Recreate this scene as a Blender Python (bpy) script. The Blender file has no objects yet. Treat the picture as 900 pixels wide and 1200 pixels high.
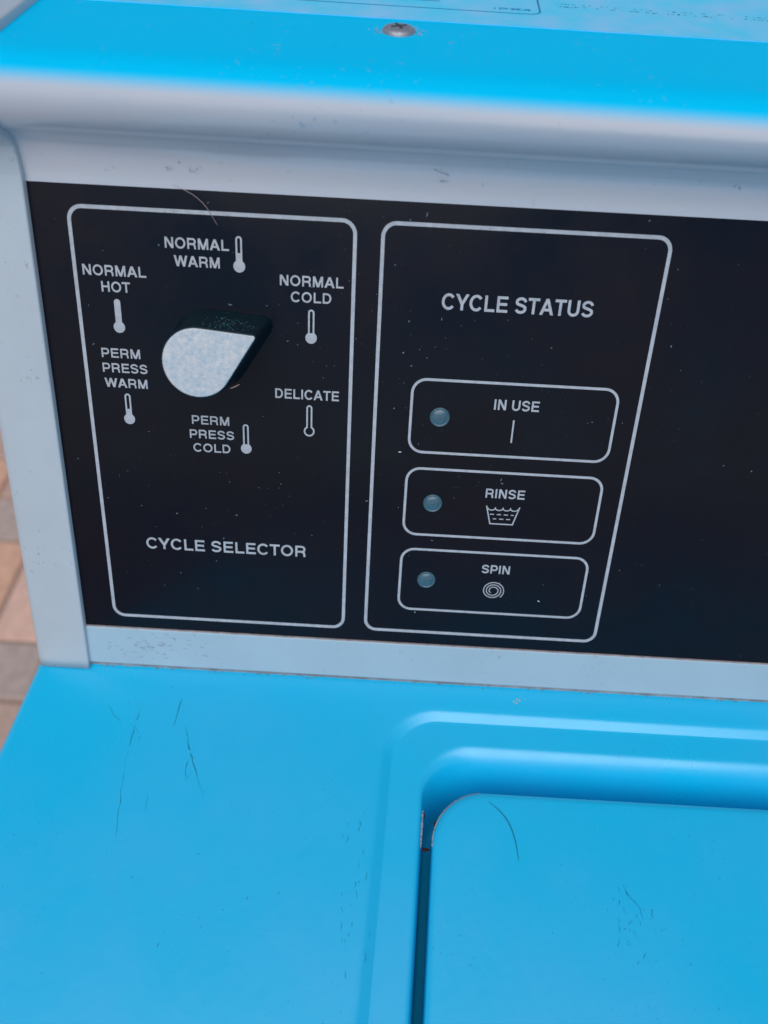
import bpy, math, random
from mathutils import Vector, Matrix
R = math.radians
S = 0.01                      # everything below is measured in centimetres and scaled to metres
random.seed(7)
scene = bpy.context.scene
COL = scene.collection

# ------------------------------------------------------------------ camera
cd = bpy.data.cameras.new('camera'); cam = bpy.data.objects.new('camera', cd); COL.objects.link(cam)
# right, down and forward axes of the camera in the world
M = ((0.9984066881982816, 0.05619125713862606, -0.005160192062336285),
     (0.044860423510749134, -0.7349423224514249, 0.6766441642932732),
     (0.03422904268856523, -0.675797547562054, -0.7362920937683208))
C = (8.29316719 * S, -12.69608868 * S, 21.82613118 * S)
mw = Matrix.Identity(4)
for i in range(3):
    mw[i][0] = M[i][0]; mw[i][1] = -M[i][1]; mw[i][2] = -M[i][2]; mw[i][3] = C[i]
cam.matrix_world = mw
cd.sensor_fit = 'VERTICAL'; cd.sensor_height = 36; cd.sensor_width = 27; cd.lens = 27.0
cd.clip_start = 0.01; cd.clip_end = 500
cd.dof.use_dof = True; cd.dof.focus_distance = 0.212; cd.dof.aperture_fstop = 11.5
scene.camera = cam

# ------------------------------------------------------------------ sky, sun, exposure
SUN_AZ, SUN_EL = R(188), R(56)        # compass angle from +Y, clockwise
w = bpy.data.worlds.new('World'); scene.world = w; w.use_nodes = True
nt = w.node_tree; bg = nt.nodes['Background']
sky = nt.nodes.new('ShaderNodeTexSky'); sky.sky_type = 'NISHITA'; sky.sun_disc = False
sky.sun_elevation = SUN_EL; sky.sun_rotation = SUN_AZ
sky.air_density = 1.0; sky.dust_density = .5; sky.ozone_density = 1.0
nt.links.new(sky.outputs[0], bg.inputs[0]); bg.inputs[1].default_value = 0.06
sl = bpy.data.lights.new('sun', 'SUN'); sl.energy = 1.5; sl.angle = R(70); sl.color = (1, .97, .92)
so = bpy.data.objects.new('sun', sl); COL.objects.link(so)
sd = Vector((math.sin(SUN_AZ) * math.cos(SUN_EL), math.cos(SUN_AZ) * math.cos(SUN_EL), math.sin(SUN_EL)))
so.rotation_euler = sd.to_track_quat('Z', 'Y').to_euler()
vs = scene.view_settings
scene.display_settings.display_device = 'sRGB'
vs.view_transform = 'Standard'; vs.look = 'None'; vs.gamma = 1; vs.exposure = 0.56; vs.use_curve_mapping = False

# ------------------------------------------------------------------ materials
def srgb(r, g, b):
    f = lambda c: (c / 255 / 12.92) if c / 255 <= .04045 else ((c / 255 + .055) / 1.055) ** 2.4
    return (f(r), f(g), f(b), 1)
def mat(name, col, rough=.4, metal=0, spec=.5, var=.0, vscale=300, bump=0, bscale=900, coat=0, col2=None, rvar=0, coatior=1.5):
    m = bpy.data.materials.new(name); m.use_nodes = True
    t = m.node_tree; b = t.nodes['Principled BSDF']
    b.inputs['Base Color'].default_value = col; b.inputs['Roughness'].default_value = rough
    b.inputs['Metallic'].default_value = metal; b.inputs['Specular IOR Level'].default_value = spec
    b.inputs['Coat Weight'].default_value = coat; b.inputs['Coat Roughness'].default_value = .08; b.inputs['Coat IOR'].default_value = coatior
    tc = t.nodes.new('ShaderNodeTexCoord')
    if var or col2 or rvar:
        n = t.nodes.new('ShaderNodeTexNoise'); n.inputs['Scale'].default_value = vscale; n.inputs['Detail'].default_value = 6
        n.inputs['Roughness'].default_value = .62
        t.links.new(tc.outputs['Object'], n.inputs['Vector'])
        mr = t.nodes.new('ShaderNodeMapRange'); mr.inputs[1].default_value = .35; mr.inputs[2].default_value = .68
        t.links.new(n.outputs[0], mr.inputs[0])
        if var or col2:
            mx = t.nodes.new('ShaderNodeMix'); mx.data_type = 'RGBA'
            c2 = col2 or tuple(c * (1 - var) for c in col[:3]) + (1,)
            mx.inputs[6].default_value = col; mx.inputs[7].default_value = c2
            t.links.new(mr.outputs[0], mx.inputs[0]); t.links.new(mx.outputs[2], b.inputs['Base Color'])
        if rvar:
            m2 = t.nodes.new('ShaderNodeMapRange'); m2.inputs[3].default_value = rough; m2.inputs[4].default_value = rough + rvar
            t.links.new(mr.outputs[0], m2.inputs[0]); t.links.new(m2.outputs[0], b.inputs['Roughness'])
            if coat:
                m4 = t.nodes.new('ShaderNodeMapRange'); m4.inputs[3].default_value = .24; m4.inputs[4].default_value = .42
                t.links.new(mr.outputs[0], m4.inputs[0]); t.links.new(m4.outputs[0], b.inputs['Coat Roughness'])
    if bump:
        n2 = t.nodes.new('ShaderNodeTexNoise'); n2.inputs['Scale'].default_value = bscale; n2.inputs['Detail'].default_value = 3
        t.links.new(tc.outputs['Object'], n2.inputs['Vector'])
        bp = t.nodes.new('ShaderNodeBump'); bp.inputs['Strength'].default_value = bump; bp.inputs['Distance'].default_value = .0004
        t.links.new(n2.outputs[0], bp.inputs['Height']); t.links.new(bp.outputs[0], b.inputs['Normal'])
        if coat: t.links.new(bp.outputs[0], b.inputs['Coat Normal'])
    return m

def speckle(m, scale, thr, col, amount=1.0, stretch=None):
    """small flecks of another colour (grime, chips) mixed over the base colour"""
    t = m.node_tree; b = t.nodes['Principled BSDF']
    tc = t.nodes.new('ShaderNodeTexCoord'); mp = t.nodes.new('ShaderNodeMapping')
    if stretch: mp.inputs['Scale'].default_value = stretch
    t.links.new(tc.outputs['Object'], mp.inputs['Vector'])
    v = t.nodes.new('ShaderNodeTexNoise'); v.inputs['Scale'].default_value = scale; v.inputs['Detail'].default_value = 2
    t.links.new(mp.outputs[0], v.inputs['Vector'])
    big = t.nodes.new('ShaderNodeTexNoise'); big.inputs['Scale'].default_value = scale / 14; big.inputs['Detail'].default_value = 3
    t.links.new(tc.outputs['Object'], big.inputs['Vector'])
    mr = t.nodes.new('ShaderNodeMapRange'); mr.inputs[1].default_value = thr; mr.inputs[2].default_value = thr + .05
    mr.inputs[4].default_value = amount; t.links.new(v.outputs[0], mr.inputs[0])
    m3 = t.nodes.new('ShaderNodeMapRange'); m3.inputs[1].default_value = .45; m3.inputs[2].default_value = .62
    t.links.new(big.outputs[0], m3.inputs[0])
    mul = t.nodes.new('ShaderNodeMath'); mul.operation = 'MULTIPLY'
    t.links.new(mr.outputs[0], mul.inputs[0]); t.links.new(m3.outputs[0], mul.inputs[1])
    mx = t.nodes.new('ShaderNodeMix'); mx.data_type = 'RGBA'; mx.inputs[7].default_value = col
    src = b.inputs['Base Color'].links[0].from_socket if b.inputs['Base Color'].links else None
    if src: t.links.new(src, mx.inputs[6])
    else: mx.inputs[6].default_value = b.inputs['Base Color'].default_value
    t.links.new(mul.outputs[0], mx.inputs[0]); t.links.new(mx.outputs[2], b.inputs['Base Color'])
    return m

BLUE = (.0006, .535, .87, 1)
ENAMEL = speckle(mat('blue_enamel', BLUE, .3, spec=.0, coat=1.0, coatior=1.85, col2=(.006, .50, .86, 1), vscale=16, bump=.10, bscale=260, rvar=.24),
                 900, .67, (.0, .30, .55, 1), .5)
GREY = speckle(mat('pale_grey_plastic', (.45, .51, .56, 1), .34, spec=.5, var=.06, vscale=60, bump=.07, bscale=900, rvar=.12),
               700, .66, (.25, .27, .32, 1), .6)
STRIP = speckle(mat('pale_painted_steel', (.36, .50, .59, 1), .30, spec=.5, var=.07, vscale=50, bump=.07, bscale=800, rvar=.12),
                900, .66, (.22, .20, .28, 1), .45)
PANEL = speckle(mat('black_gloss_overlay', (.0018, .0048, .0115, 1), .15, spec=.20, col2=(.0052, .0030, .0070, 1), vscale=24, bump=.02, rvar=.16),
                1500, .72, (.04, .08, .12, 1), .6)
INK = speckle(mat('pale_grey_ink', (.44, .47, .52, 1), .5, var=.22, vscale=500), 2200, .64, (.14, .15, .18, 1), .6)
KNOBM = mat('black_knob_plastic', (.001, .014, .023, 1), .35, var=.2, spec=.25)
METAL = mat('brushed_knob_metal', (.38, .48, .56, 1), .5, metal=.15, col2=(.64, .62, .62, 1), vscale=750, bump=.3, bscale=2600)
LED = mat('teal_lens', (.045, .12, .165, 1), .3, var=.35, vscale=900, coat=.5)
STEEL = mat('dull_steel', (.42, .42, .46, 1), .45, metal=.6, var=.4, vscale=1500)
RUST = mat('rust', (.30, .12, .07, 1), .8, col2=(.5, .36, .3, 1), vscale=1200)
DARK = mat('dark_hollow', (.006, .02, .035, 1), .5)
SCR = mat('scratch_grime', (.0, .27, .48, 1), .55, var=.3, vscale=1500)
WORN = mat('worn_paint_edge', (.36, .30, .32, 1), .8, col2=(.26, .42, .50, 1), vscale=500)
HAIRD = mat('dark_hair', (.01, .04, .07, 1), .45)
HAIRP = mat('pale_hair', (.35, .27, .27, 1), .45)
LINT = mat('lint', (.75, .5, .42, 1), .8)
DUST = mat('dust', (.15, .22, .27, 1), .8)
CHALK = mat('dried_residue', (.30, .55, .78, 1), .7)

# hood sheet: pale front fading to blue above, sky reflection painted into the colour
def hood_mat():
    m = mat('sky_tinted_enamel', BLUE, .45, spec=.03, bump=.08, bscale=600)
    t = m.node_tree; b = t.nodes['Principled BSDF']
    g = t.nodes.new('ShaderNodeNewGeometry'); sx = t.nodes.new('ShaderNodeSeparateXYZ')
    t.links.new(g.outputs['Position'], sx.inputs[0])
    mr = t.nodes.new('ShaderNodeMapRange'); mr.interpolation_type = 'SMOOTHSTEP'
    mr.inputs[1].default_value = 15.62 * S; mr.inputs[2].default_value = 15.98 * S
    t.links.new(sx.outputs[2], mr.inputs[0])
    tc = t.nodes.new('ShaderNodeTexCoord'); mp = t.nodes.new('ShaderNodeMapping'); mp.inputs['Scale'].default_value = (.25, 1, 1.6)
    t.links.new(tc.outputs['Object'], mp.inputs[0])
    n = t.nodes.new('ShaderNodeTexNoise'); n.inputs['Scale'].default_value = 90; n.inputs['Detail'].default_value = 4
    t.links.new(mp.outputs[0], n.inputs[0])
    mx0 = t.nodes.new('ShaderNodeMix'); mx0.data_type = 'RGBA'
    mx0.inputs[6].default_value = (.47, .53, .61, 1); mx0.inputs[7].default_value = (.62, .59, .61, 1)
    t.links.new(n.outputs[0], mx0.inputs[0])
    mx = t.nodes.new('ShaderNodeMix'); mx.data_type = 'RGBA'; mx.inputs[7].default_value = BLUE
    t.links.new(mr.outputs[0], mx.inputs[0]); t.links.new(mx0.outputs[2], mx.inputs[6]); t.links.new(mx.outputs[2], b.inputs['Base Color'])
    # the front is glossier than the top
    m2 = t.nodes.new('ShaderNodeMapRange'); m2.inputs[1].default_value = 14.9 * S; m2.inputs[2].default_value = 15.5 * S; m2.inputs[3].default_value = .6; m2.inputs[4].default_value = .02
    t.links.new(sx.outputs[2], m2.inputs[0]); t.links.new(m2.outputs[0], b.inputs['Specular IOR Level'])
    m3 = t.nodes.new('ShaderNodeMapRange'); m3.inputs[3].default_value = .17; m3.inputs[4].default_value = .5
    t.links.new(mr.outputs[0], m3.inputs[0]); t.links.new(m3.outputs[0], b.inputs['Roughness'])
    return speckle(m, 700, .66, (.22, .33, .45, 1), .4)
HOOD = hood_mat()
FILM = mat('clear_label_film', (.07, .64, .90, 1), .35, spec=.12, col2=(.26, .60, .88, 1), vscale=70, rvar=.15)

# ------------------------------------------------------------------ mesh helpers
def build(name, verts, faces, material, parent=None, smooth=False, scale=True, root=None, kind=None):
    k = S if scale else 1
    P = [Vector(v) * k for v in verts]
    lo = Vector((min(p[i] for p in P) for i in range(3))); hi = Vector((max(p[i] for p in P) for i in range(3)))
    c = (lo + hi) / 2
    me = bpy.data.meshes.new(name); me.from_pydata([p - c for p in P], [], faces); me.validate(); me.update()
    if smooth:
        for p in me.polygons: p.use_smooth = True
    me.materials.append(material)
    o = bpy.data.objects.new(name, me); COL.objects.link(o); o.location = c
    if parent: attach(o, parent)
    if kind: o['kind'] = kind
    return o
WORLD = {}
def wloc(o):
    v = o.location.copy(); p = o.parent
    while p: v += p.location; p = p.parent
    return v
def attach(o, p):                      # no rotations anywhere: plain offsets
    o.location = o.location - wloc(p); o.parent = p
class MB:
    def __init__(s): s.v = []; s.f = []
    def add(s, v, f):
        b = len(s.v); s.v += [tuple(x) for x in v]; s.f += [tuple(b + i for i in q) for q in f]
    def build(s, name, m, parent=None, smooth=False, kind=None):
        return build(name, s.v, s.f, m, parent, smooth, kind=kind)
def bevel(o, wdt, seg=3, ang=35):
    b = o.modifiers.new('bevel', 'BEVEL'); b.width = wdt * S; b.segments = seg; b.limit_method = 'ANGLE'; b.angle_limit = R(ang); b.harden_normals = False
    for p in o.data.polygons: p.use_smooth = True
    o.modifiers.new('normals', 'WEIGHTED_NORMAL')

TH = R(22.5); sn, cs = math.sin(TH), math.cos(TH)
def pw(u, v, n=0.):                   # control panel coordinates (cm, v runs down the panel) -> world cm
    d = 13.8 - v
    return (u, d * sn - n * cs, d * cs + n * sn)

def arc(cx, cy, rx, ry, a0, a1, n=12):
    return [(cx + rx * math.cos(R(a0 + (a1 - a0) * i / n)), cy + ry * math.sin(R(a0 + (a1 - a0) * i / n))) for i in range(n + 1)]
def ribbon2(pts, hw, closed=False):
    """left and right offset lines of a 2D polyline"""
    L, Rr = [], []; n = len(pts)
    for i in range(n):
        p = Vector(pts[i]).to_2d()
        a = Vector(pts[(i - 1) % n]).to_2d() if (closed or i > 0) else None
        b = Vector(pts[(i + 1) % n]).to_2d() if (closed or i < n - 1) else None
        d1 = (p - a).normalized() if a is not None else None
        d2 = (b - p).normalized() if b is not None else None
        if d1 is None: d1 = d2
        if d2 is None: d2 = d1
        n1 = Vector((-d1.y, d1.x)); n2 = Vector((-d2.y, d2.x)); m = (n1 + n2)
        if m.length < 1e-6: m = n1
        m.normalize(); k = hw / max(.35, m.dot(n1))
        L.append(p + m * k); Rr.append(p - m * k)
    return L, Rr
class Ink:
    """flat printing lying on a plane; every stroke is a thin raised strip"""
    def __init__(s, base=.006, to=pw): s.mb = MB(); s.k = 0; s.base = base; s.to = to
    def _h(s): s.k += 1; return s.base + .0004 * (s.k % 9)
    def strip(s, pts, hw, closed=False):
        h = s._h(); L, Q = ribbon2(pts, hw, closed); n = len(pts)
        v = [s.to(p.x, p.y, h) for p in L] + [s.to(p.x, p.y, h) for p in Q] + [s.to(p.x, p.y, 0) for p in L] + [s.to(p.x, p.y, 0) for p in Q]
        f = []
        for i in range(n if closed else n - 1):
            j = (i + 1) % n
            f += [(i, j, n + j, n + i), (2 * n + i, 2 * n + j, j, i), (n + i, n + j, 3 * n + j, 3 * n + i)]
        s.mb.add(v, f)
    def poly(s, pts, outline_h=None):
        h = s._h(); n = len(pts)
        v = [s.to(p[0], p[1], h) for p in pts] + [s.to(p[0], p[1], 0) for p in pts]
        s.mb.add(v, [tuple(range(n))] + [(i, (i + 1) % n, n + (i + 1) % n, n + i) for i in range(n)])
    def build(s, name, m, parent): return s.mb.build(name, m, parent)

# heavy grotesque capitals: strokes on a 720-unit cap height
W2 = 61
def para(x0, y0, x1, y1, w): return ('p', [(x0 - w / 2, y0), (x0 + w / 2, y0), (x1 + w / 2, y1), (x1 - w / 2, y1)])
def st(pts, closed=False, hw=W2): return ('s', pts, closed, hw)
G = {
 'I': (278, [st([(139, 0), (139, 720)])]),
 'L': (611, [st([(142, 720), (142, 62), (585, 62)])]),
 'E': (667, [st([(615, 658), (142, 658), (142, 62), (625, 62)]), st([(200, 368), (585, 368)], hw=60)]),
 'H': (722, [st([(138, 0), (138, 720)]), st([(584, 0), (584, 720)]), st([(190, 368), (530, 368)])]),
 'T': (611, [st([(22, 656), (590, 656)]), st([(306, 0), (306, 600)])]),
 'N': (722, [st([(134, 0), (134, 720)]), st([(588, 0), (588, 720)]), para(145, 720, 577, 0, 158)]),
 'M': (833, [st([(134, 0), (134, 720)]), st([(699, 0), (699, 720)]), para(150, 720, 417, 0, 150), para(683, 720, 417, 0, 150)]),
 'A': (722, [para(88, 0, 361, 720, 150), para(634, 0, 361, 720, 150), st([(210, 225), (510, 225)], hw=60)]),
 'W': (944, [para(80, 720, 262, 0, 148), para(472, 720, 262, 0, 140), para(472, 720, 682, 0, 140), para(864, 720, 682, 0, 148)]),
 'Y': (667, [para(78, 720, 333, 270, 160), para(589, 720, 333, 270, 160), st([(333, 0), (333, 310)])]),
 'X': (667, [para(90, 720, 577, 0, 165), para(577, 720, 90, 0, 165)]),
 'K': (722, [st([(138, 0), (138, 720)]), para(620, 720, 180, 260, 170), para(620, 0, 330, 400, 160)]),
 'O': (778, [st(arc(389, 360, 283, 308, 0, 345, 23), True)]),
 'C': (722, [st(arc(378, 360, 278, 308, 38, 322, 20))]),
 'D': (722, [st([(138, 658), (330, 658)] + arc(345, 360, 255, 298, 80, -80, 14) + [(330, 62), (138, 62)], True)]),
 'P': (667, [st([(138, 0), (138, 658), (400, 658)] + arc(415, 476, 155, 182, 80, -80, 10) + [(400, 294), (180, 294)])]),
 'R': (722, [st([(138, 0), (138, 658), (420, 658)] + arc(440, 494, 155, 164, 80, -80, 10) + [(420, 330), (180, 330)]),
             st([(430, 345)] + arc(440, 190, 140, 120, 75, 0, 6) + [(584, 110), (608, 0)])]),
 'S': (667, [st([(560, 520)] + arc(335, 512, 215, 152, 22, 180, 10) + [(135, 450), (210, 405), (330, 372), (455, 335), (540, 285)]
             + arc(332, 208, 226, 154, 10, -165, 11))]),
 'U': (722, [st([(134, 720), (134, 260)] + arc(361, 250, 227, 195, 180, 360, 12) + [(588, 260), (588, 720)])]),
 '4': (556, [st([(395, 0), (395, 640), (60, 240), (60, 190), (520, 190)], hw=50)]),
 ' ': (278, []),
}
def text_width(s): return sum(G[c][0] for c in s)
def text(parent, s, u0, u1, vbase, cap, to=pw, material=None, base=.006, name='lettering'):
    ik = Ink(base, to); k = cap / 720; kx = (u1 - u0) / (text_width(s) - 130); x = -65
    for c in s:
        adv, parts = G[c]
        f = lambda p: (u0 + (x + p[0]) * kx, vbase - p[1] * k)
        for q in parts:
            if q[0] == 'p': ik.poly([f(p) for p in q[1]])
            else: ik.strip([f(p) for p in q[1]], q[3] * k, q[2])
        x += adv
    return ik.build(name, material or INK, parent)
def rrect(x0, y0, x1, y1, r, n=8):
    return (arc(x1 - r, y0 + r, r, r, -90, 0, n) + arc(x1 - r, y1 - r, r, r, 0, 90, n) + arc(x0 + r, y1 - r, r, r, 90, 180, n) + arc(x0 + r, y0 + r, r, r, 180, 270, n))

# ------------------------------------------------------------------ the ground: a brick pavement in basket weave
ZG = -95.0
MORTAR = mat('sand_joint', (.36, .30, .25, 1), .95, var=.3, vscale=60, bump=.6, bscale=300)
g = build('ground', [(-30000, -30000, ZG - .6), (30000, -30000, ZG - .6), (30000, 30000, ZG - .6), (-30000, 30000, ZG - .6)], [(0, 1, 2, 3)], MORTAR)
# beyond the bricks that are laid one by one the weave goes on in the material
t = MORTAR.node_tree; b = t.nodes['Principled BSDF']
gm = t.nodes.new('ShaderNodeNewGeometry'); br = t.nodes.new('ShaderNodeTexBrick')
br.inputs['Scale'].default_value = 1; br.inputs['Brick Width'].default_value = .226; br.inputs['Row Height'].default_value = .113
br.inputs['Mortar Size'].default_value = .006
br.inputs['Color1'].default_value = (.50, .27, .19, 1); br.inputs['Color2'].default_value = (.36, .27, .23, 1); br.inputs['Mortar'].default_value = (.34, .29, .25, 1)
t.links.new(gm.outputs['Position'], br.inputs['Vector']); t.links.new(br.outputs[0], b.inputs['Base Color'])
g['kind'] = 'structure'
brick_mats = [mat('brick_orange', (.76, .43, .29, 1), .9, var=.25, vscale=40, bump=.8, bscale=200),
              mat('brick_salmon', (.78, .48, .37, 1), .9, var=.2, vscale=30, bump=.8, bscale=200),
              mat('brick_grey_brown', (.52, .39, .33, 1), .9, var=.25, vscale=40, bump=.8, bscale=200),
              mat('brick_rose', (.58, .38, .30, 1), .9, var=.25, vscale=40, bump=.8, bscale=200)]
def brick_mesh(m, along_y):
    lx, ly, h, c = (21.9, 10.6, 5.0, .35)
    if along_y: lx, ly = ly, lx
    v = []
    for (a, bb, z) in ((lx / 2, ly / 2, -h), (lx / 2, ly / 2, -c), (lx / 2 - c, ly / 2 - c, 0)):
        v += [(-a, -bb, z), (a, -bb, z), (a, bb, z), (-a, bb, z)]
    f = [(8, 9, 10, 11)]
    for k in (0, 4):
        for i in range(4): f.append((k + i, k + (i + 1) % 4, k + 4 + (i + 1) % 4, k + 4 + i))
    me = bpy.data.meshes.new('brick'); me.from_pydata([Vector(p) * S for p in v], [], f); me.materials.append(m); return me
BM = {(i, a): brick_mesh(m, a) for i, m in enumerate(brick_mats) for a in (0, 1)}
def lay(cx, cy, along_y, mi):
    o = bpy.data.objects.new('brick', BM[(mi, along_y)]); COL.objects.link(o)
    o.location = (cx * S, cy * S, (ZG + random.uniform(-.12, .12)) * S); attach(o, g)
fixed = {(-1, 0, 0): 0, (-1, 0, 1): 1, (-1, -1, 0): 3, (-1, -1, 1): 2, (0, 0, 0): 1, (0, -1, 1): 2, (-2, 1, 0): 0, (-1, 1, 1): 3, (-1, 1, 0): 2}
for bi in range(-7, 5):
    for bj in range(-5, 7):
        x0 = -49.4 + 22.6 * bi; y0 = 59.0 + 22.6 * bj
        if -2.8 < x0 + 11 < 62 and -50 < y0 + 11 < 18: continue
        for k in (0, 1):
            mi = fixed.get((bi, bj, k), random.choice((0, 0, 1, 2, 3, 3)))
            if (bi + bj) % 2: lay(x0 + 5.65 + 11.3 * k, y0 + 11.3, 1, mi)
            else: lay(x0 + 11.3, y0 + 5.65 + 11.3 * k, 0, mi)

# ------------------------------------------------------------------ the washing machine
root = bpy.data.objects.new('washing_machine', None); COL.objects.link(root)
root.location = (29.9 * S, -16 * S, ZG * S); root.empty_display_size = .1
root['label'] = 'blue and pale grey top loading washing machine with slanted black control panel'
root['category'] = 'washing machine'

XM = 29.9                              # middle of the machine
SH = .046                              # the top sits slightly askew under the console
def ring(lx, ry, fy, r, z, n=16, rr=None):
    """rounded rectangle seen from above: left edge, rear edge, front edge"""
    x0, x1 = lx, 2 * XM - lx
    out = []
    for (cx, cy, a0) in ((x1 - r, ry - r, 0), (x0 + r, ry - r, 90), (x0 + r, fy + r, 180), (x1 - r, fy + r, 270)):
        for i in range(n + 1):
            a = R(a0 + 90 * i / n); x = cx + r * math.cos(a); y = cy + r * math.sin(a)
            out.append((x, y, z))
    return out
def shear(v): return [(x + SH * (y + 5.0), y, z) for (x, y, z) in v]
def rings_mesh(rs, cap_last=False):
    v = []; f = []; n = len(rs[0])
    for r_ in rs: v += shear(r_)
    for k in range(len(rs) - 1):
        for i in range(n):
            j = (i + 1) % n; f.append((k * n + i, k * n + j, (k + 1) * n + j, (k + 1) * n + i))
    if cap_last:
        b = (len(rs) - 1) * n; f.append(tuple(range(b, b + n)))
    return v, f
FY = -50.0
prof = [  # left edge x, rear edge y, corner radius, z  (front edge mirrors the left inset)
 (-2.98, 18.0, .55, -4.0), (-2.98, 18.0, .55, -.42), (-2.95, 17.97, .55, -.25), (-2.86, 17.88, .5, -.12), (-2.72, 17.75, .45, -.03), (-2.5, 17.5, .4, 0.0), (-2.2, 17.2, .4, 0.0),
 (7.9, -.40, 1.9, 0.0), (8.25, -.76, 1.65, 0.0), (8.37, -.90, 1.6, -.006), (8.43, -.96, 1.57, -.022), (8.48, -1.01, 1.54, -.040), (8.64, -1.16, 1.44, -.118), (8.69, -1.21, 1.41, -.145), (8.72, -1.24, 1.4, -.155), (8.85, -1.36, 1.35, -.155),
 (9.2, -1.6, 1.4, -.155), (9.54, -1.93, 1.45, -.155), (9.60, -2.00, 1.45, -.162), (9.65, -2.08, 1.45, -.185), (9.69, -2.17, 1.45, -.235), (9.72, -2.28, 1.45, -.335), (9.745, -2.40, 1.45, -.48), (9.765, -2.53, 1.42, -.68), (9.78, -2.70, 1.4, -1.0), (9.80, -3.02, 1.35, -1.6),
 (9.82, -3.2, 1.3, -2.0), (9.95, -3.4, 1.2, -2.15), (10.6, -4.1, 1.0, -2.2), (11.0, -4.5, .9, -2.3), (11.05, -4.55, .9, -6.0)]
rs = [ring(a, b_, FY + (a + 2.98), r_, z) for (a, b_, r_, z) in prof]
v, f = rings_mesh(rs)
top = build('top_panel', v, f, ENAMEL, root, smooth=True); top.modifiers.new('normals', 'WEIGHTED_NORMAL').weight = 90
# cabinet under the top
rs = [ring(-2.78, 17.8, FY + .2, .5, z) for z in (-3.9, -4.0, -93.0)]
v, f = rings_mesh(rs); cab = build('cabinet', v, f, ENAMEL, root, smooth=True)
rs = [ring(9.2, -2.4, FY + 12, .9, z) for z in (-4.0, -40.0)]
v, f = rings_mesh(rs, True); build('wash_opening', v, f, DARK, root, smooth=True)
for (fx, fy) in ((0, 14), (59, 14), (0, -46), (59, -46)):
    mb = MB(); c1 = [(fx + 2 * math.cos(a * math.pi / 8), fy + 2 * math.sin(a * math.pi / 8)) for a in range(16)]
    mb.add([(x, y, -93.2) for x, y in c1] + [(x, y, ZG + .1) for x, y in c1], [tuple((i, (i + 1) % 16, 16 + (i + 1) % 16, 16 + i)) for i in range(16)] + [tuple(range(16, 32))])
    mb.build('foot', KNOBM, root)

# lid
lp = [(10.08, -3.42, 1.45, -1.6), (10.04, -3.40, 1.5, -.35), (10.045, -3.40, 1.5, -.24), (10.07, -3.42, 1.48, -.17), (10.13, -3.47, 1.45, -.125), (10.2, -3.54, 1.4, -.105), (10.30, -3.62, 1.35, -.095), (10.6, -3.9, 1.2, -.085), (13, -6.5, 1.0, -.07)]
rs = [ring(a, b_, FY + 2.5 + (a - 10.04) + 9, r_, z) for (a, b_, r_, z) in lp]
v, f = rings_mesh(rs, True)
lid = build('lid', v, f, ENAMEL, root, smooth=True); lid.modifiers.new('normals', 'WEIGHTED_NORMAL').weight = 90
# worn rusty edge round the lid's corner
def edge_wear(name, pts, wd, parent, m=WORN):
    ik = Ink(.0, lambda x, y, h: (x, y, h)); mb = MB(); V = []
    for i, p in enumerate(pts):
        q = wd * (.2 + .6 * math.sin(math.pi * i / (len(pts) - 1)) + random.uniform(-.5, .5))
        V.append((p, max(.004, q)))
    vv = []; ff = []
    for (p, q) in V: vv += [(p[0] - p[3] * q * .5, p[1] - p[4] * q * .5, p[2] - q * .5), (p[0], p[1], p[2]), (p[0] + p[3] * q, p[1] + p[4] * q, p[2] + q * .25)]
    for i in range(len(V) - 1):
        for k in (0, 1): ff.append((3 * i + k, 3 * i + k + 1, 3 * i + 4 + k, 3 * i + 3 + k))
    mb.add(vv, ff); return mb.build(name, m, parent, smooth=True)
pts = []
for i in range(60):
    a = R(96 + 88 * i / 59); cx, cy, r_ = 10.045 + 1.5, -3.40 - 1.5, 1.506
    x, y = cx + r_ * math.cos(a), cy + r_ * math.sin(a)
    x += SH * (y + 5); pts.append((x, y, -.205, -math.cos(a), -math.sin(a)))
edge_wear('worn_edge', pts, .055, lid)
pts = []
for i in range(40):
    y = -3.95 - 1.1 * i / 39; x = 9.742 + SH * (y + 5); pts.append((x, y, -.30, -1, 0))
edge_wear('worn_edge', pts, .05, top)

def lump(c, rx, ry, rz, m, parent, n=8):
    mb = MB(); rg = []
    for k in range(1, 5):
        t_ = math.pi * k / 5
        for i in range(n):
            a = 2 * math.pi * i / n; q = random.uniform(.75, 1.2)
            mb.v.append((c[0] + rx * math.sin(t_) * math.cos(a) * q, c[1] + ry * math.sin(t_) * math.sin(a) * q, c[2] + rz * math.cos(t_) * q))
    for k in range(3):
        for i in range(n): mb.f.append((k * n + i, k * n + (i + 1) % n, (k + 1) * n + (i + 1) % n, (k + 1) * n + i))
    mb.f.append(tuple(range(n))); return mb.build('rust_deposit', m, parent, smooth=True)
DRUST = mat('dark_rust', (.10, .03, .03, 1), .9, col2=(.03, .02, .03, 1), vscale=900)
lump((9.90, -4.95, -.62), .14, .05, .10, DRUST, top)
lump((9.835, -4.08, -.42), .022, .10, .10, DRUST, top)
lump((10.135, -4.32, -.36), .03, .10, .09, DRUST, top)
mb = MB()
for i in range(70):                     # grime gathered along the foot of the console
    x = random.uniform(-2.2, 20); y = .02 - abs(random.gauss(0, .05)); r_ = random.uniform(.01, .035)
    mb.add([(x + r_ * 2.2 * math.cos(q), y + r_ * math.sin(q), .003 + .0004 * (i % 6)) for q in (0, 1.25, 2.5, 3.75, 5)], [(0, 1, 2, 3, 4)])
mb.build('grime_line', mat('brown_grime', (.16, .38, .52, 1), .9, var=.4, vscale=400), top, kind='stuff')
mb = MB()
x, y = 12.7, -.42
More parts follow.
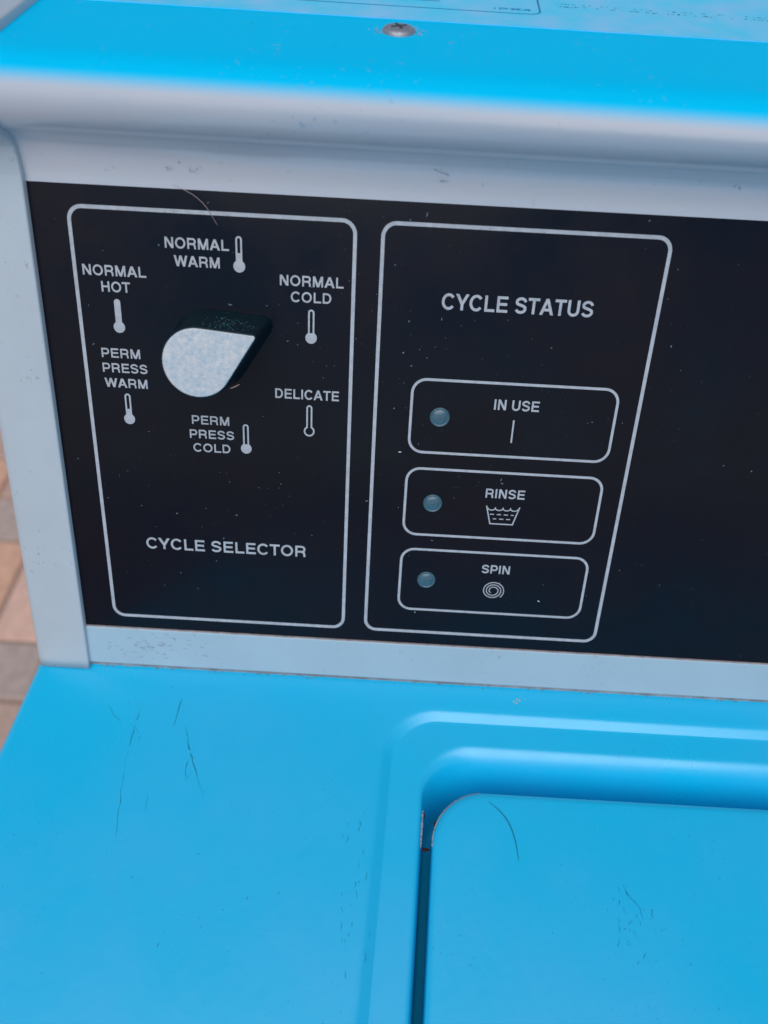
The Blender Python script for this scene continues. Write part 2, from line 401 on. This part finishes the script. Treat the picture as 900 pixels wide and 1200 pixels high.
for i in range(9):
    a_, b_ = random.gauss(0, .07), random.gauss(0, .05); r_ = random.uniform(.015, .04)
    mb.add([(x + a_ + r_ * math.cos(q), y + b_ + r_ * math.sin(q), .004 + .0004 * i) for q in (0, 1.25, 2.5, 3.75, 5)], [(0, 1, 2, 3, 4)])
mb.build('beige_stain', mat('beige_stain', (.45, .44, .42, 1), .9), top, kind='stuff')

# ------------------------------------------------------------------ console
def catmull(P, n=6):
    out = []
    for i in range(len(P) - 1):
        p0 = P[max(i - 1, 0)]; p1 = P[i]; p2 = P[i + 1]; p3 = P[min(i + 2, len(P) - 1)]
        for k in range(n):
            t_ = k / n
            out.append(tuple(.5 * (2 * p1[j] + (p2[j] - p0[j]) * t_ + (2 * p0[j] - 5 * p1[j] + 4 * p2[j] - p3[j]) * t_ ** 2 + (3 * p1[j] - p0[j] - 3 * p2[j] + p3[j]) * t_ ** 3) for j in range(2)))
    out.append(P[-1]); return out
hoodP = [(5.47, 13.22), (5.53, 13.4), (5.585, 13.7), (5.60, 13.98), (5.55, 14.18), (5.36, 14.42), (5.10, 14.62), (4.90, 14.85), (4.77, 15.12), (4.73, 15.42),
         (4.80, 15.70), (4.98, 15.93), (5.25, 16.07), (5.6, 16.14), (6.1, 16.165)]
HP = catmull(hoodP) + [(7.5, 16.17), (9.5, 16.17), (14, 16.17), (15.6, 16.1), (16, 15.6), (16.0, .3)]
XR = 2 * XM + 2.6
def skew(x, y, z):                      # the sheet is a little bowed: its upper part creeps forward to the right
    w_ = max(0, min(1, (z - 13.9) / 1.6)); return (x, y - .030 * (x + 1) * w_ * (1 if x < 30 else 30 / x), z)
xs = [-2.3, -.9] + [i * 2.0 for i in range(0, 31)] + [XR - .9, XR - .3]
v = []; f = []; n = len(HP)
for x in xs: v += [skew(x, y, z) for (y, z) in HP]
for i in range(len(xs) - 1):
    for k in range(n - 1): f.append((i * n + k, (i + 1) * n + k, (i + 1) * n + k + 1, i * n + k + 1))
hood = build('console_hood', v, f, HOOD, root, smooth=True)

# front sheet behind the panel, with the pale strip below it
def slab(name, u0, v0, u1, v1, n0, n1, m, parent, bw=.04):
    V = [pw(u, v_, n_) for n_ in (n0, n1) for (u, v_) in ((u0, v0), (u1, v0), (u1, v1), (u0, v1))]
    o = build(name, V, [(4, 7, 6, 5), (0, 1, 2, 3), (0, 4, 5, 1), (1, 5, 6, 2), (2, 6, 7, 3), (3, 7, 4, 0)], m, parent)
    if bw: bevel(o, bw)
    return o
strip = slab('console_base_strip', -2.2, 12.30, XR - .5, 13.67, -.6, .06, STRIP, root, .05)
panel = slab('control_panel', -1.5, -.52, XR - 1.0, 12.30, -.35, .0, PANEL, root, 0)
seam = slab('panel_seam', -1.5, 12.27, XR - 1.2, 12.31, -.05, .045, mat('beige_edge', (.42, .36, .36, 1), .7, var=.5, vscale=250), root, 0)
# thin strip painted as the shadow line where the console stands on the top
shadow_strip = slab('console_shadow_strip', -2.0, 13.60, XR - .7, 13.80, -.6, -.02, mat('shadow_line_grey', (.30, .31, .34, 1), .8, var=.5, vscale=200), root, 0)

# end caps: a flange that follows the console's outline, standing proud of it
def cap(xin, xout, sgn):
    P = [((13.8 - v_) * sn, (13.8 - v_) * cs) for v_ in (13.83, 13.5, 12, 9, 6, 3, 1, 0)]
    P += [p for p in HP if p[1] > 13.3][:-6]
    P += [(6.6, 16.17), (9, 16.17), (12, 16.17), (15.4, 16.17)]
    # offset outwards
    def off(d):
        L, Q = ribbon2(P, d); return [(a.x, a.y) for a in L]
    d1 = .20
    rows = []   # cross-section: inner wall foot, inner wall top, rounded, face, outer round, outer side deep
    for (x, d) in ((xin, -.08), (xin, d1 - .05), (xin - sgn * .012, d1 - .022), (xin - sgn * .03, d1 - .006), (xin - sgn * .06, d1), (xin - sgn * .2, d1),
                   (xout + sgn * .30, d1), (xout + sgn * .16, d1 - .02), (xout + sgn * .07, d1 - .09), (xout + sgn * .015, d1 - .2), (xout, d1 - .40), (xout, -1.4)):
        o_ = off(d)
        if d < -1: o_ = [(p[0] + .9, p[1]) for p in P]
        rows.append([(x, a, b_) for (a, b_) in o_])
    m_ = len(P); vv = [p for r_ in rows for p in r_]; ff = []
    for k in range(len(rows) - 1):
        for i in range(m_ - 1): ff.append((k * m_ + i, k * m_ + i + 1, (k + 1) * m_ + i + 1, (k + 1) * m_ + i))
    ff.append(tuple(k * m_ for k in range(len(rows))))
    o = build('end_cap', vv, ff, GREY, root, smooth=True)
    # side plate
    side = [(0.6, .04)] + [(a + .3, b_ - .05) for (a, b_) in P] + [(15.8, 15.5), (15.9, .04)]
    k = len(side); X0, X1 = xout + sgn * .02, xout + sgn * .4
    build('side_plate', [(X0, a, b_) for a, b_ in side] + [(X1, a, b_) for a, b_ in side],
          [tuple(range(k)), tuple(range(2 * k - 1, k - 1, -1))] + [(i, (i + 1) % k, k + (i + 1) % k, k + i) for i in range(k)], GREY, o)
    return o
cap(-.95, -2.64, 1)
cap(XR - .95 + .6, XR + .75, -1)

# screw on the hood
sx_, sy_, sz_ = 7.91, 7.86, 16.165
mb = MB(); n = 28
for k, (r_, z) in enumerate(((.40, .0), (.39, .05), (.34, .095), (.22, .125), (.0, .13))):
    mb.v += [(sx_ + r_ * math.cos(2 * math.pi * i / n), sy_ + r_ * math.sin(2 * math.pi * i / n), sz_ + z) for i in range(n)]
for k in range(4):
    for i in range(n): mb.f.append((k * n + i, k * n + (i + 1) % n, (k + 1) * n + (i + 1) % n, (k + 1) * n + i))
scr = mb.build('screw', STEEL, hood, smooth=True)
mb = MB()
for a in (25, 115):
    c_, s_ = math.cos(R(a)), math.sin(R(a)); q = []
    for (p, r_) in ((-.2, -.035), (.2, -.035), (.2, .035), (-.2, .035)): q.append((sx_ + p * c_ - r_ * s_, sy_ + p * s_ + r_ * c_, sz_ + .134 + .001 * (a > 90)))
    mb.add(q, [(0, 1, 2, 3)])
mb.build('drive_slot', KNOBM, scr)
# dried residue around the screw
mb = MB()
for i in range(60):
    a = random.uniform(-.5, 1.2) if random.random() < .6 else random.uniform(2.6, 3.8)
    d = .42 + abs(random.gauss(0, .14)); r_ = random.uniform(.01, .035)
    x, y = sx_ + d * math.cos(a), sy_ + d * math.sin(a) * .8
    mb.add([(x + r_ * math.cos(q), y + r_ * math.sin(q), 16.176) for q in (0, 1.2, 2.4, 3.6, 4.9)], [(0, 1, 2, 3, 4)])
mb.build('residue', CHALK, hood, kind='stuff')

# clear label on the hood, with a printed plate outline and small print
def hz(x, y, h=0): return (x, y, 16.19 + h)
def ylab(x): return 9.05 - .032 * (x)
V = [(x, y, z) for z in (16.16, 16.195) for (x, y) in ((-.6, ylab(-.6)), (40, ylab(40)), (40, 13.9), (-.6, 13.9))]
film = build('label', V, [(4, 5, 6, 7), (0, 1, 5, 4), (1, 2, 6, 5), (3, 0, 4, 7)], FILM, hood)
LINE = mat('label_print', (.02, .22, .42, 1), .5)
ik = Ink(.008, hz); pt = [(-.3, 10.1)] + [(10.9, 9.72)] + arc(11.15, 9.98, .28, .26, -80, -5, 6) + [(11.5, 13)]
ik.strip(pt, .025); ik.build('printed_outline', LINE, film)
ik = Ink(.008, hz); ik.strip([(-.3, 10.75), (3, 10.62), (6, 10.55), (8.9, 10.45)], .02); ik.build('printed_line', LINE, film)
ik = Ink(.004, hz); ik.poly([(8.6, 10.3), (11.3, 10.18), (11.35, 12.6), (8.0, 12.8)]); ik.build('printed_patch', mat('lilac_print', (.42, .45, .75, 1), .5, var=.4, vscale=150), film)
text(film, 'IPX4', 10.25, 11.2, 9.99, -.16, to=hz, material=LINE, base=.01)
mb = MB()
for i in range(260):
    x = 11.9 + random.random() * 13; row = random.choice((0, 1)); y = 10.62 - (x - 11.9) * .06 + row * .22 - .1 + random.uniform(-.03, .03)
    l_ = random.uniform(.02, .07)
    mb.add([hz(x, y, .006), hz(x + l_, y, .006), hz(x + l_, y + .05, .006), hz(x, y + .05, .006)], [(0, 1, 2, 3)])
mb.build('worn_print', LINE, film, kind='stuff')

# ------------------------------------------------------------------ printing on the control panel
def frame(x0, y0, x1, y1, r, hw):
    ik = Ink(.006); ik.strip(rrect(x0, y0, x1, y1, r), hw, True); return ik.build('printed_frame', INK, panel)
frame(0, 0, 7.1, 11.84, .33, .047)
frame(7.79, 0, 14.88, 11.84, .33, .047)
for i in range(3):
    y = 3.86 + 2.552 * i; frame(8.764, y, 14.28, y + 2.063, .38, .036)
for s_, a, b_, vb, cp in (('NORMAL', 2.34, 3.94, .87, .262), ('WARM', 2.57, 3.71, 1.30, .262), ('NORMAL', .19, 1.80, 1.63, .262), ('HOT', .63, 1.36, 2.03, .262),
                          ('NORMAL', 5.22, 6.83, 1.63, .262), ('COLD', 5.51, 6.54, 2.03, .262), ('PERM', .45, 1.49, 3.74, .25), ('PRESS', .44, 1.64, 4.14, .25), ('WARM', .48, 1.62, 4.55, .25),
                          ('PERM', 2.76, 3.80, 5.47, .25), ('PRESS', 2.68, 3.91, 5.88, .25), ('COLD', 2.77, 3.80, 6.28, .25), ('DELICATE', 5.07, 6.79, 4.60, .27),
                          ('CYCLE SELECTOR', 1.20, 5.92, 9.44, .365), ('CYCLE STATUS', 9.38, 13.22, 2.01, .405),
                          ('IN USE', 10.99, 12.20, 4.59, .29), ('RINSE', 11.03, 12.14, 7.19, .28), ('SPIN', 11.18, 12.01, 9.64, .28)):
    text(panel, s_, a, b_, vb, cp)
def thermo(u, vt, vb, fill):
    rb, rt, lw = .150, .082, .022
    cb = vb - rb; a0 = math.degrees(math.asin((rt - lw) / (rb - lw)))
    out = arc(u, vt + rt, rt - lw, rt - lw, 180, 360, 8) + arc(u, cb, rb - lw, rb - lw, -90 + a0, 270 - a0, 20)
    ik = Ink(.006); ik.strip(out, lw, True)
    if fill is not None:
        y0 = vt + rt if fill >= 1 else vt + rt + (cb - vt - rt) * (1 - fill)
        ik.poly([(u - rt + lw, y0), (u + rt - lw, y0), (u + rt - lw, cb), (u - rt + lw, cb)])
        if fill >= 1: ik.poly(arc(u, vt + rt, rt - lw, rt - lw, 180, 360, 8))
        ik.poly(arc(u, cb, rb - lw, rb - lw, 0, 345, 23))
    return ik.build('thermometer_symbol', INK, panel)
thermo(4.20, .50, 1.375, .5); thermo(1.0, 2.20, 3.07, 1); thermo(6.03, 2.20, 3.08, .08)
thermo(1.04, 4.71, 5.58, .45); thermo(4.245, 5.40, 6.26, .12); thermo(6.0, 4.755, 5.65, None)
ik = Ink(.006); ik.strip([(11.57, 4.86), (11.57, 5.51)], .022); ik.build('line_symbol', INK, panel)
ik = Ink(.006); ik.strip([(11.10, 7.44), (11.25, 8.0), (11.90, 8.0), (12.05, 7.44)], .018)
wv = []
for i in range(4):
    x0 = 11.14 + i * .2175; wv += arc(x0 + .109, 7.50, .109, .07, 180, 0, 6)[(1 if i else 0):]
wv = [(x, 7.50 + abs(y - 7.50)) for x, y in wv]
ik.strip(wv, .015)
for (x, y, l_) in ((11.22, 7.70, .12), (11.42, 7.70, .12), (11.62, 7.70, .12), (11.82, 7.70, .09), (11.32, 7.84, .1), (11.5, 7.84, .12), (11.70, 7.84, .12)):
    ik.strip([(x, y), (x + l_, y)], .014)
ik.build('wash_tub_symbol', INK, panel)
sp = []
for i in range(90):
    a = 125 + i / 89 * 1000; r_ = .10 + .235 * i / 89
    sp.append((11.58 + r_ * math.cos(R(a)), 10.225 + r_ * .92 * math.sin(R(a))))
ik = Ink(.006); ik.strip(sp, .014); ik.build('spiral_symbol', INK, panel)

# indicator lights: small domed lenses in a dark ring
for (u, v_, lb) in ((9.555, 4.885, None), (9.553, 7.455, None), (9.553, 9.975, None)):
    mb = MB(); n = 28
    for (r_, h) in ((.272, .0), (.268, .03), (.250, .04), (.236, .03), (.225, .012), (.20, .03), (.14, .05), (.07, .058), (.0, .06)):
        mb.v += [pw(u + r_ * math.cos(2 * math.pi * i / n), v_ + r_ * math.sin(2 * math.pi * i / n), h) for i in range(n)]
    for k in range(8):
        for i in range(n): mb.f.append((k * n + i, k * n + (i + 1) % n, (k + 1) * n + (i + 1) % n, (k + 1) * n + i))
    mb.build('indicator_light', LED, panel, smooth=True)

# selector knob: teardrop with a metal face
def tear(c, r_, tip, d=0., h=0, n=40):
    """outline of the circle with its two tangents to the tip, grown by d"""
    cx, cy = c; dx, dy = tip[0] - cx, tip[1] - cy; D = math.hypot(dx, dy); r2 = r_ + d
    base = math.atan2(dy, dx); a = math.acos(r_ / D)
    tipr = .05 + d; tx, ty = tip[0] - dx / D * .06, tip[1] - dy / D * .06
    pts = [(cx + r2 * math.cos(base + a + (2 * math.pi - 2 * a) * i / n), cy + r2 * math.sin(base + a + (2 * math.pi - 2 * a) * i / n)) for i in range(n + 1)]
    pts += [(tx + tipr * math.cos(base - a + 2 * a * i / 8), ty + tipr * math.sin(base - a + 2 * a * i / 8)) for i in range(9)]
    return [pw(x, y, h) for x, y in pts]
kc, kr, kt = (3.385, 3.375), .855, (4.83, 2.655)
lv = [(.20, .02), (.18, .10), (.12, .35), (.075, 1.0), (.060, 1.38), (.045, 1.45), (.015, 1.485), (-.01, 1.49)]
mb = MB()
for (d, h) in lv: mb.v += tear(kc, kr, kt, d, h)
n = 50
for k in range(len(lv) - 1):
    for i in range(n): mb.f.append((k * n + i, k * n + (i + 1) % n, (k + 1) * n + (i + 1) % n, (k + 1) * n + i))
mb.f.append(tuple((len(lv) - 1) * n + i for i in range(n)))
knob = mb.build('selector_knob', KNOBM, panel, smooth=True)
mb = MB()
for (d, h) in ((-.0, 1.485), (-.0, 1.505), (-.02, 1.515)): mb.v += tear(kc, kr, kt, d, h)
for k in range(2):
    for i in range(n): mb.f.append((k * n + i, k * n + (i + 1) % n, (k + 1) * n + (i + 1) % n, (k + 1) * n + i))
mb.f.append(tuple(2 * n + i for i in range(n)))
mb.build('knob_face', METAL, knob)
# scuffs on the knob's upper flank
mb = MB()
_dx, _dy = kt[0] - kc[0], kt[1] - kc[1]; _D = math.hypot(_dx, _dy); _a = math.atan2(_dy, _dx) - math.acos(kr / _D)
def flank(s_, h):                       # a point just off the upper straight flank
    d = (.12 + (.075 - .12) * (h - .35) / .65 if h < 1 else .075 + (.06 - .075) * (h - 1) / .38 if h < 1.38 else .05) + .004
    if h < .35: d = .18 - .06 * (h - .1) / .25 + .004
    p0 = (kc[0] + (kr + d) * math.cos(_a), kc[1] + (kr + d) * math.sin(_a))
    p1 = (kt[0] - _dx / _D * .06 + (.05 + d) * math.cos(_a), kt[1] - _dy / _D * .06 + (.05 + d) * math.sin(_a))
    return pw(p0[0] + (p1[0] - p0[0]) * s_, p0[1] + (p1[1] - p0[1]) * s_, h)
for i in range(90):
    s_ = min(.98, max(0, random.gauss(.42, .22))); h = min(1.35, max(.1, random.gauss(.85, .3))); l_ = random.uniform(.008, .03); e = random.uniform(.01, .06)
    mb.add([flank(s_, h), flank(s_ + l_, h + e * .5), flank(s_ + l_, h + e), flank(s_, h + .012)], [(0, 1, 2, 3)])
mb.build('scuffs', mat('scuff', (.16, .50, .62, 1), .7), knob, kind='stuff')

# ------------------------------------------------------------------ dust, scratches
def flecks(name, parent, m, n, area, to, smin, smax, z=.004, elong=1.0):
    mb = MB()
    for i in range(n):
        x, y = area(); r_ = smin + (smax - smin) * random.random() ** 3; a = random.uniform(0, math.pi); e = 1 + elong * random.random() ** 3 * 4
        c_, s_ = math.cos(a), math.sin(a); q = []
        for k in range(5):
            p, g_ = r_ * e * math.cos(k * 1.256), r_ * math.sin(k * 1.256); q.append(to(x + p * c_ - g_ * s_, y + p * s_ + g_ * c_, z + .0004 * (i % 5)))
        mb.add(q, [(0, 1, 2, 3, 4)])
    return mb.build(name, m, parent, kind='stuff')
def clus(cs_, sp_):
    def f():
        if random.random() < .45: return (random.uniform(-.8, 20), random.uniform(-.4, 12.1))
        c_ = random.choice(cs_); return (min(20, max(-.8, random.gauss(c_[0], sp_))), min(12.1, max(-.4, random.gauss(c_[1], sp_ * .8))))
    return f
flecks('dust_specks', panel, DUST, 240, clus([(5, 8), (6, 2.5), (9, 3), (4, 7), (8.6, 4.5), (8.5, 8), (2.5, 9.5), (.8, 7.0)], 1.1), pw, .004, .015, .004)
flecks('dust_flecks', panel, mat('bright_dust', (.75, .8, .82, 1), .8), 7, clus([(5, 6), (9, 3), (13.2, 4.1), (8.6, 7.5)], 1.5), pw, .006, .018, .005)

def zt(x, y, h=0): return (x, y, h)
def scratch(pts, wd, mb, to, z=.003):
    m_ = []
    for i in range(len(pts) - 1):
        for k in range(5):
            t_ = k / 5; m_.append((pts[i][0] + (pts[i + 1][0] - pts[i][0]) * t_ + random.gauss(0, .008), pts[i][1] + (pts[i + 1][1] - pts[i][1]) * t_ + random.gauss(0, .008)))
    m_.append(pts[-1]); L, Q = ribbon2(m_, 1.0); n_ = len(m_)
    ws = [wd * (.3 + .9 * random.random()) * math.sin(math.pi * (i + .6) / (n_ + .2)) for i in range(n_)]
    v = []
    for i in range(n_):
        p = Vector(m_[i]); d = (L[i] - p).normalized() * ws[i]; v += [to(p.x + d.x, p.y + d.y, z), to(p.x - d.x, p.y - d.y, z)]
    mb.add(v, [(2 * i, 2 * i + 1, 2 * i + 3, 2 * i + 2) for i in range(n_ - 1) if random.random() < .9])
mb = MB()
scratch([(1.03, -1.3), (.98, -2.0), (1.0, -3.1)], .020, mb, zt)
scratch([(1.0, -3.1), (1.12, -4.0), (1.25, -4.8), (1.33, -5.4)], .013, mb, zt)
scratch([(2.19, -1.0), (2.15, -1.95)], .020, mb, zt)
scratch([(2.5, -1.9), (2.75, -2.6), (3.0, -3.1), (3.5, -4.1)], .022, mb, zt)
scratch([(2.85, -2.75), (2.80, -3.2), (2.86, -3.6), (3.05, -3.35)], .014, mb, zt)
scratch([(-.1, -1.3), (.3, -1.75), (.55, -1.9)], .012, mb, zt)
scratch([(1.0, -2.05), (1.2, -2.3), (1.25, -2.6)], .012, mb, zt)
scratch([(1.9, -4.1), (1.95, -4.6)], .010, mb, zt)
for i in range(26):
    x, y = random.gauss(7.9, .22), random.gauss(-6.6, 1.0); l_ = random.uniform(.05, .25)
    scratch([(x, y), (x + random.uniform(-.05, .05), y - l_)], .010, mb, zt)
mb.build('scratches', SCR, top, kind='stuff')
mb = MB()
def zl(x, y, h=0): return (x, y, -.064 + h)
for i in range(22):
    x, y = random.gauss(15.3, .35), random.gauss(-6.6, .6); scratch([(x, y), (x + random.uniform(-.12, .12), y - random.uniform(.04, .22))], .009, mb, zl, .004)
scratch([(15.15, -5.6), (15.3, -6.0), (15.55, -6.3), (15.6, -6.6)], .012, mb, zl, .004)
mb.build('scratches', SCR, lid, kind='stuff')
def areaT():
    while True:
        x, y = random.uniform(-2.4, 20), random.uniform(-11, -.1)
        if x < 8.0 or y > -.6: return x, y
flecks('grime_specks', top, SCR, 120, areaT, zt, .004, .013, .003)
flecks('grime_specks', lid, SCR, 60, lambda: (random.uniform(13.1, 22), random.uniform(-11, -6.6)), zl, .004, .011, .004)
flecks('grime_specks', hood, SCR, 60, lambda: (random.uniform(-.7, 20), 6.4 + 2.2 * random.random()), lambda x, y, h: (x, y, 16.168 + h), .005, .014, .004, 2)

mb = MB()
for i in range(46):
    x, y = random.gauss(1.1, .75), random.gauss(12.95, .25)
    if not (12.4 < y < 13.6 and x > -.7): continue
    scratch([(x, y), (x + random.uniform(.03, .16), y + random.uniform(-.03, .03)), (x + random.uniform(.05, .2), y + random.uniform(0, .09))], .012, mb, lambda a, b_, h: pw(a, b_, .062 + h))
mb.build('scuff_marks', mat('grey_scuff', (.25, .30, .38, 1), .7), strip, kind='stuff')
mb = MB()
for i in range(14):
    x, z = random.choice(((2.9, 13.75), (2.8, 13.5), (16.2, 14.0), (9, 13.9))); x += random.gauss(0, .25); z += random.gauss(0, .12)
    z = min(max(z, 13.35), 14.0); yb = 5.47 + (z - 13.22) * .17 - .03 * (x + 1) * max(0, (z - 13.9) / 1.6)
    scratch([(x, z), (x + random.uniform(-.1, .16), z + random.uniform(-.05, .08)), (x + random.uniform(-.1, .2), z + random.uniform(-.1, .1))], .009, mb, lambda a, b_, h: (a, yb - .012, b_))
mb.build('scuff_marks', mat('purple_scuff', (.30, .28, .38, 1), .7), hood, kind='stuff')

# ------------------------------------------------------------------ loose hairs and lint
def strand(name, pts, rad, m, label, cat):
    P = [Vector(p) for p in pts]; n_ = 6; mb = MB()
    fine = []
    for i in range(len(P) - 1):
        p0, p1, p2, p3 = P[max(i - 1, 0)], P[i], P[i + 1], P[min(i + 2, len(P) - 1)]
        for k in range(6):
            t_ = k / 6; fine.append(.5 * (2 * p1 + (p2 - p0) * t_ + (2 * p0 - 5 * p1 + 4 * p2 - p3) * t_ ** 2 + (3 * p1 - p0 - 3 * p2 + p3) * t_ ** 3))
    fine.append(P[-1])
    for i, p in enumerate(fine):
        d = (fine[min(i + 1, len(fine) - 1)] - fine[max(i - 1, 0)]).normalized(); a = d.cross(Vector((.1, .3, .94))).normalized(); b_ = d.cross(a)
        r_ = rad * (.35 + .65 * math.sin(math.pi * (i + 1) / (len(fine) + 1)))
        mb.v += [tuple(p + (a * math.cos(q * math.pi / 3) + b_ * math.sin(q * math.pi / 3)) * r_) for q in range(n_)]
    for i in range(len(fine) - 1):
        for q in range(n_): mb.f.append((i * n_ + q, i * n_ + (q + 1) % n_, (i + 1) * n_ + (q + 1) % n_, (i + 1) * n_ + q))
    o = mb.build(name, m, smooth=True); o['label'] = label; o['category'] = cat; return o
z0 = -.056
strand('hair', [(11.67, -3.70, z0), (12.0, -3.98, z0), (12.22, -4.3, z0), (12.36, -4.75, z0), (12.42, -5.28, z0)], .0095, HAIRD,
       'short curved dark hair lying on the blue lid near its rounded corner', 'hair')
strand('hair', [pw(2.66, -.60, .12), pw(2.95, -.50, .14), pw(3.22, -.35, .10), pw(3.45, -.12, .05), pw(3.69, .27, .02)], .009, HAIRP,
       'pale fine hair hanging from the console lip over the frame line above NORMAL WARM', 'hair')
strand('lint_fibre', [pw(3.86, 4.40, .03), pw(3.97, 4.35, .035), pw(4.12, 4.27, .03)], .016, LINT,
       'tiny pinkish fibre stuck to the black panel just below the selector knob', 'lint')
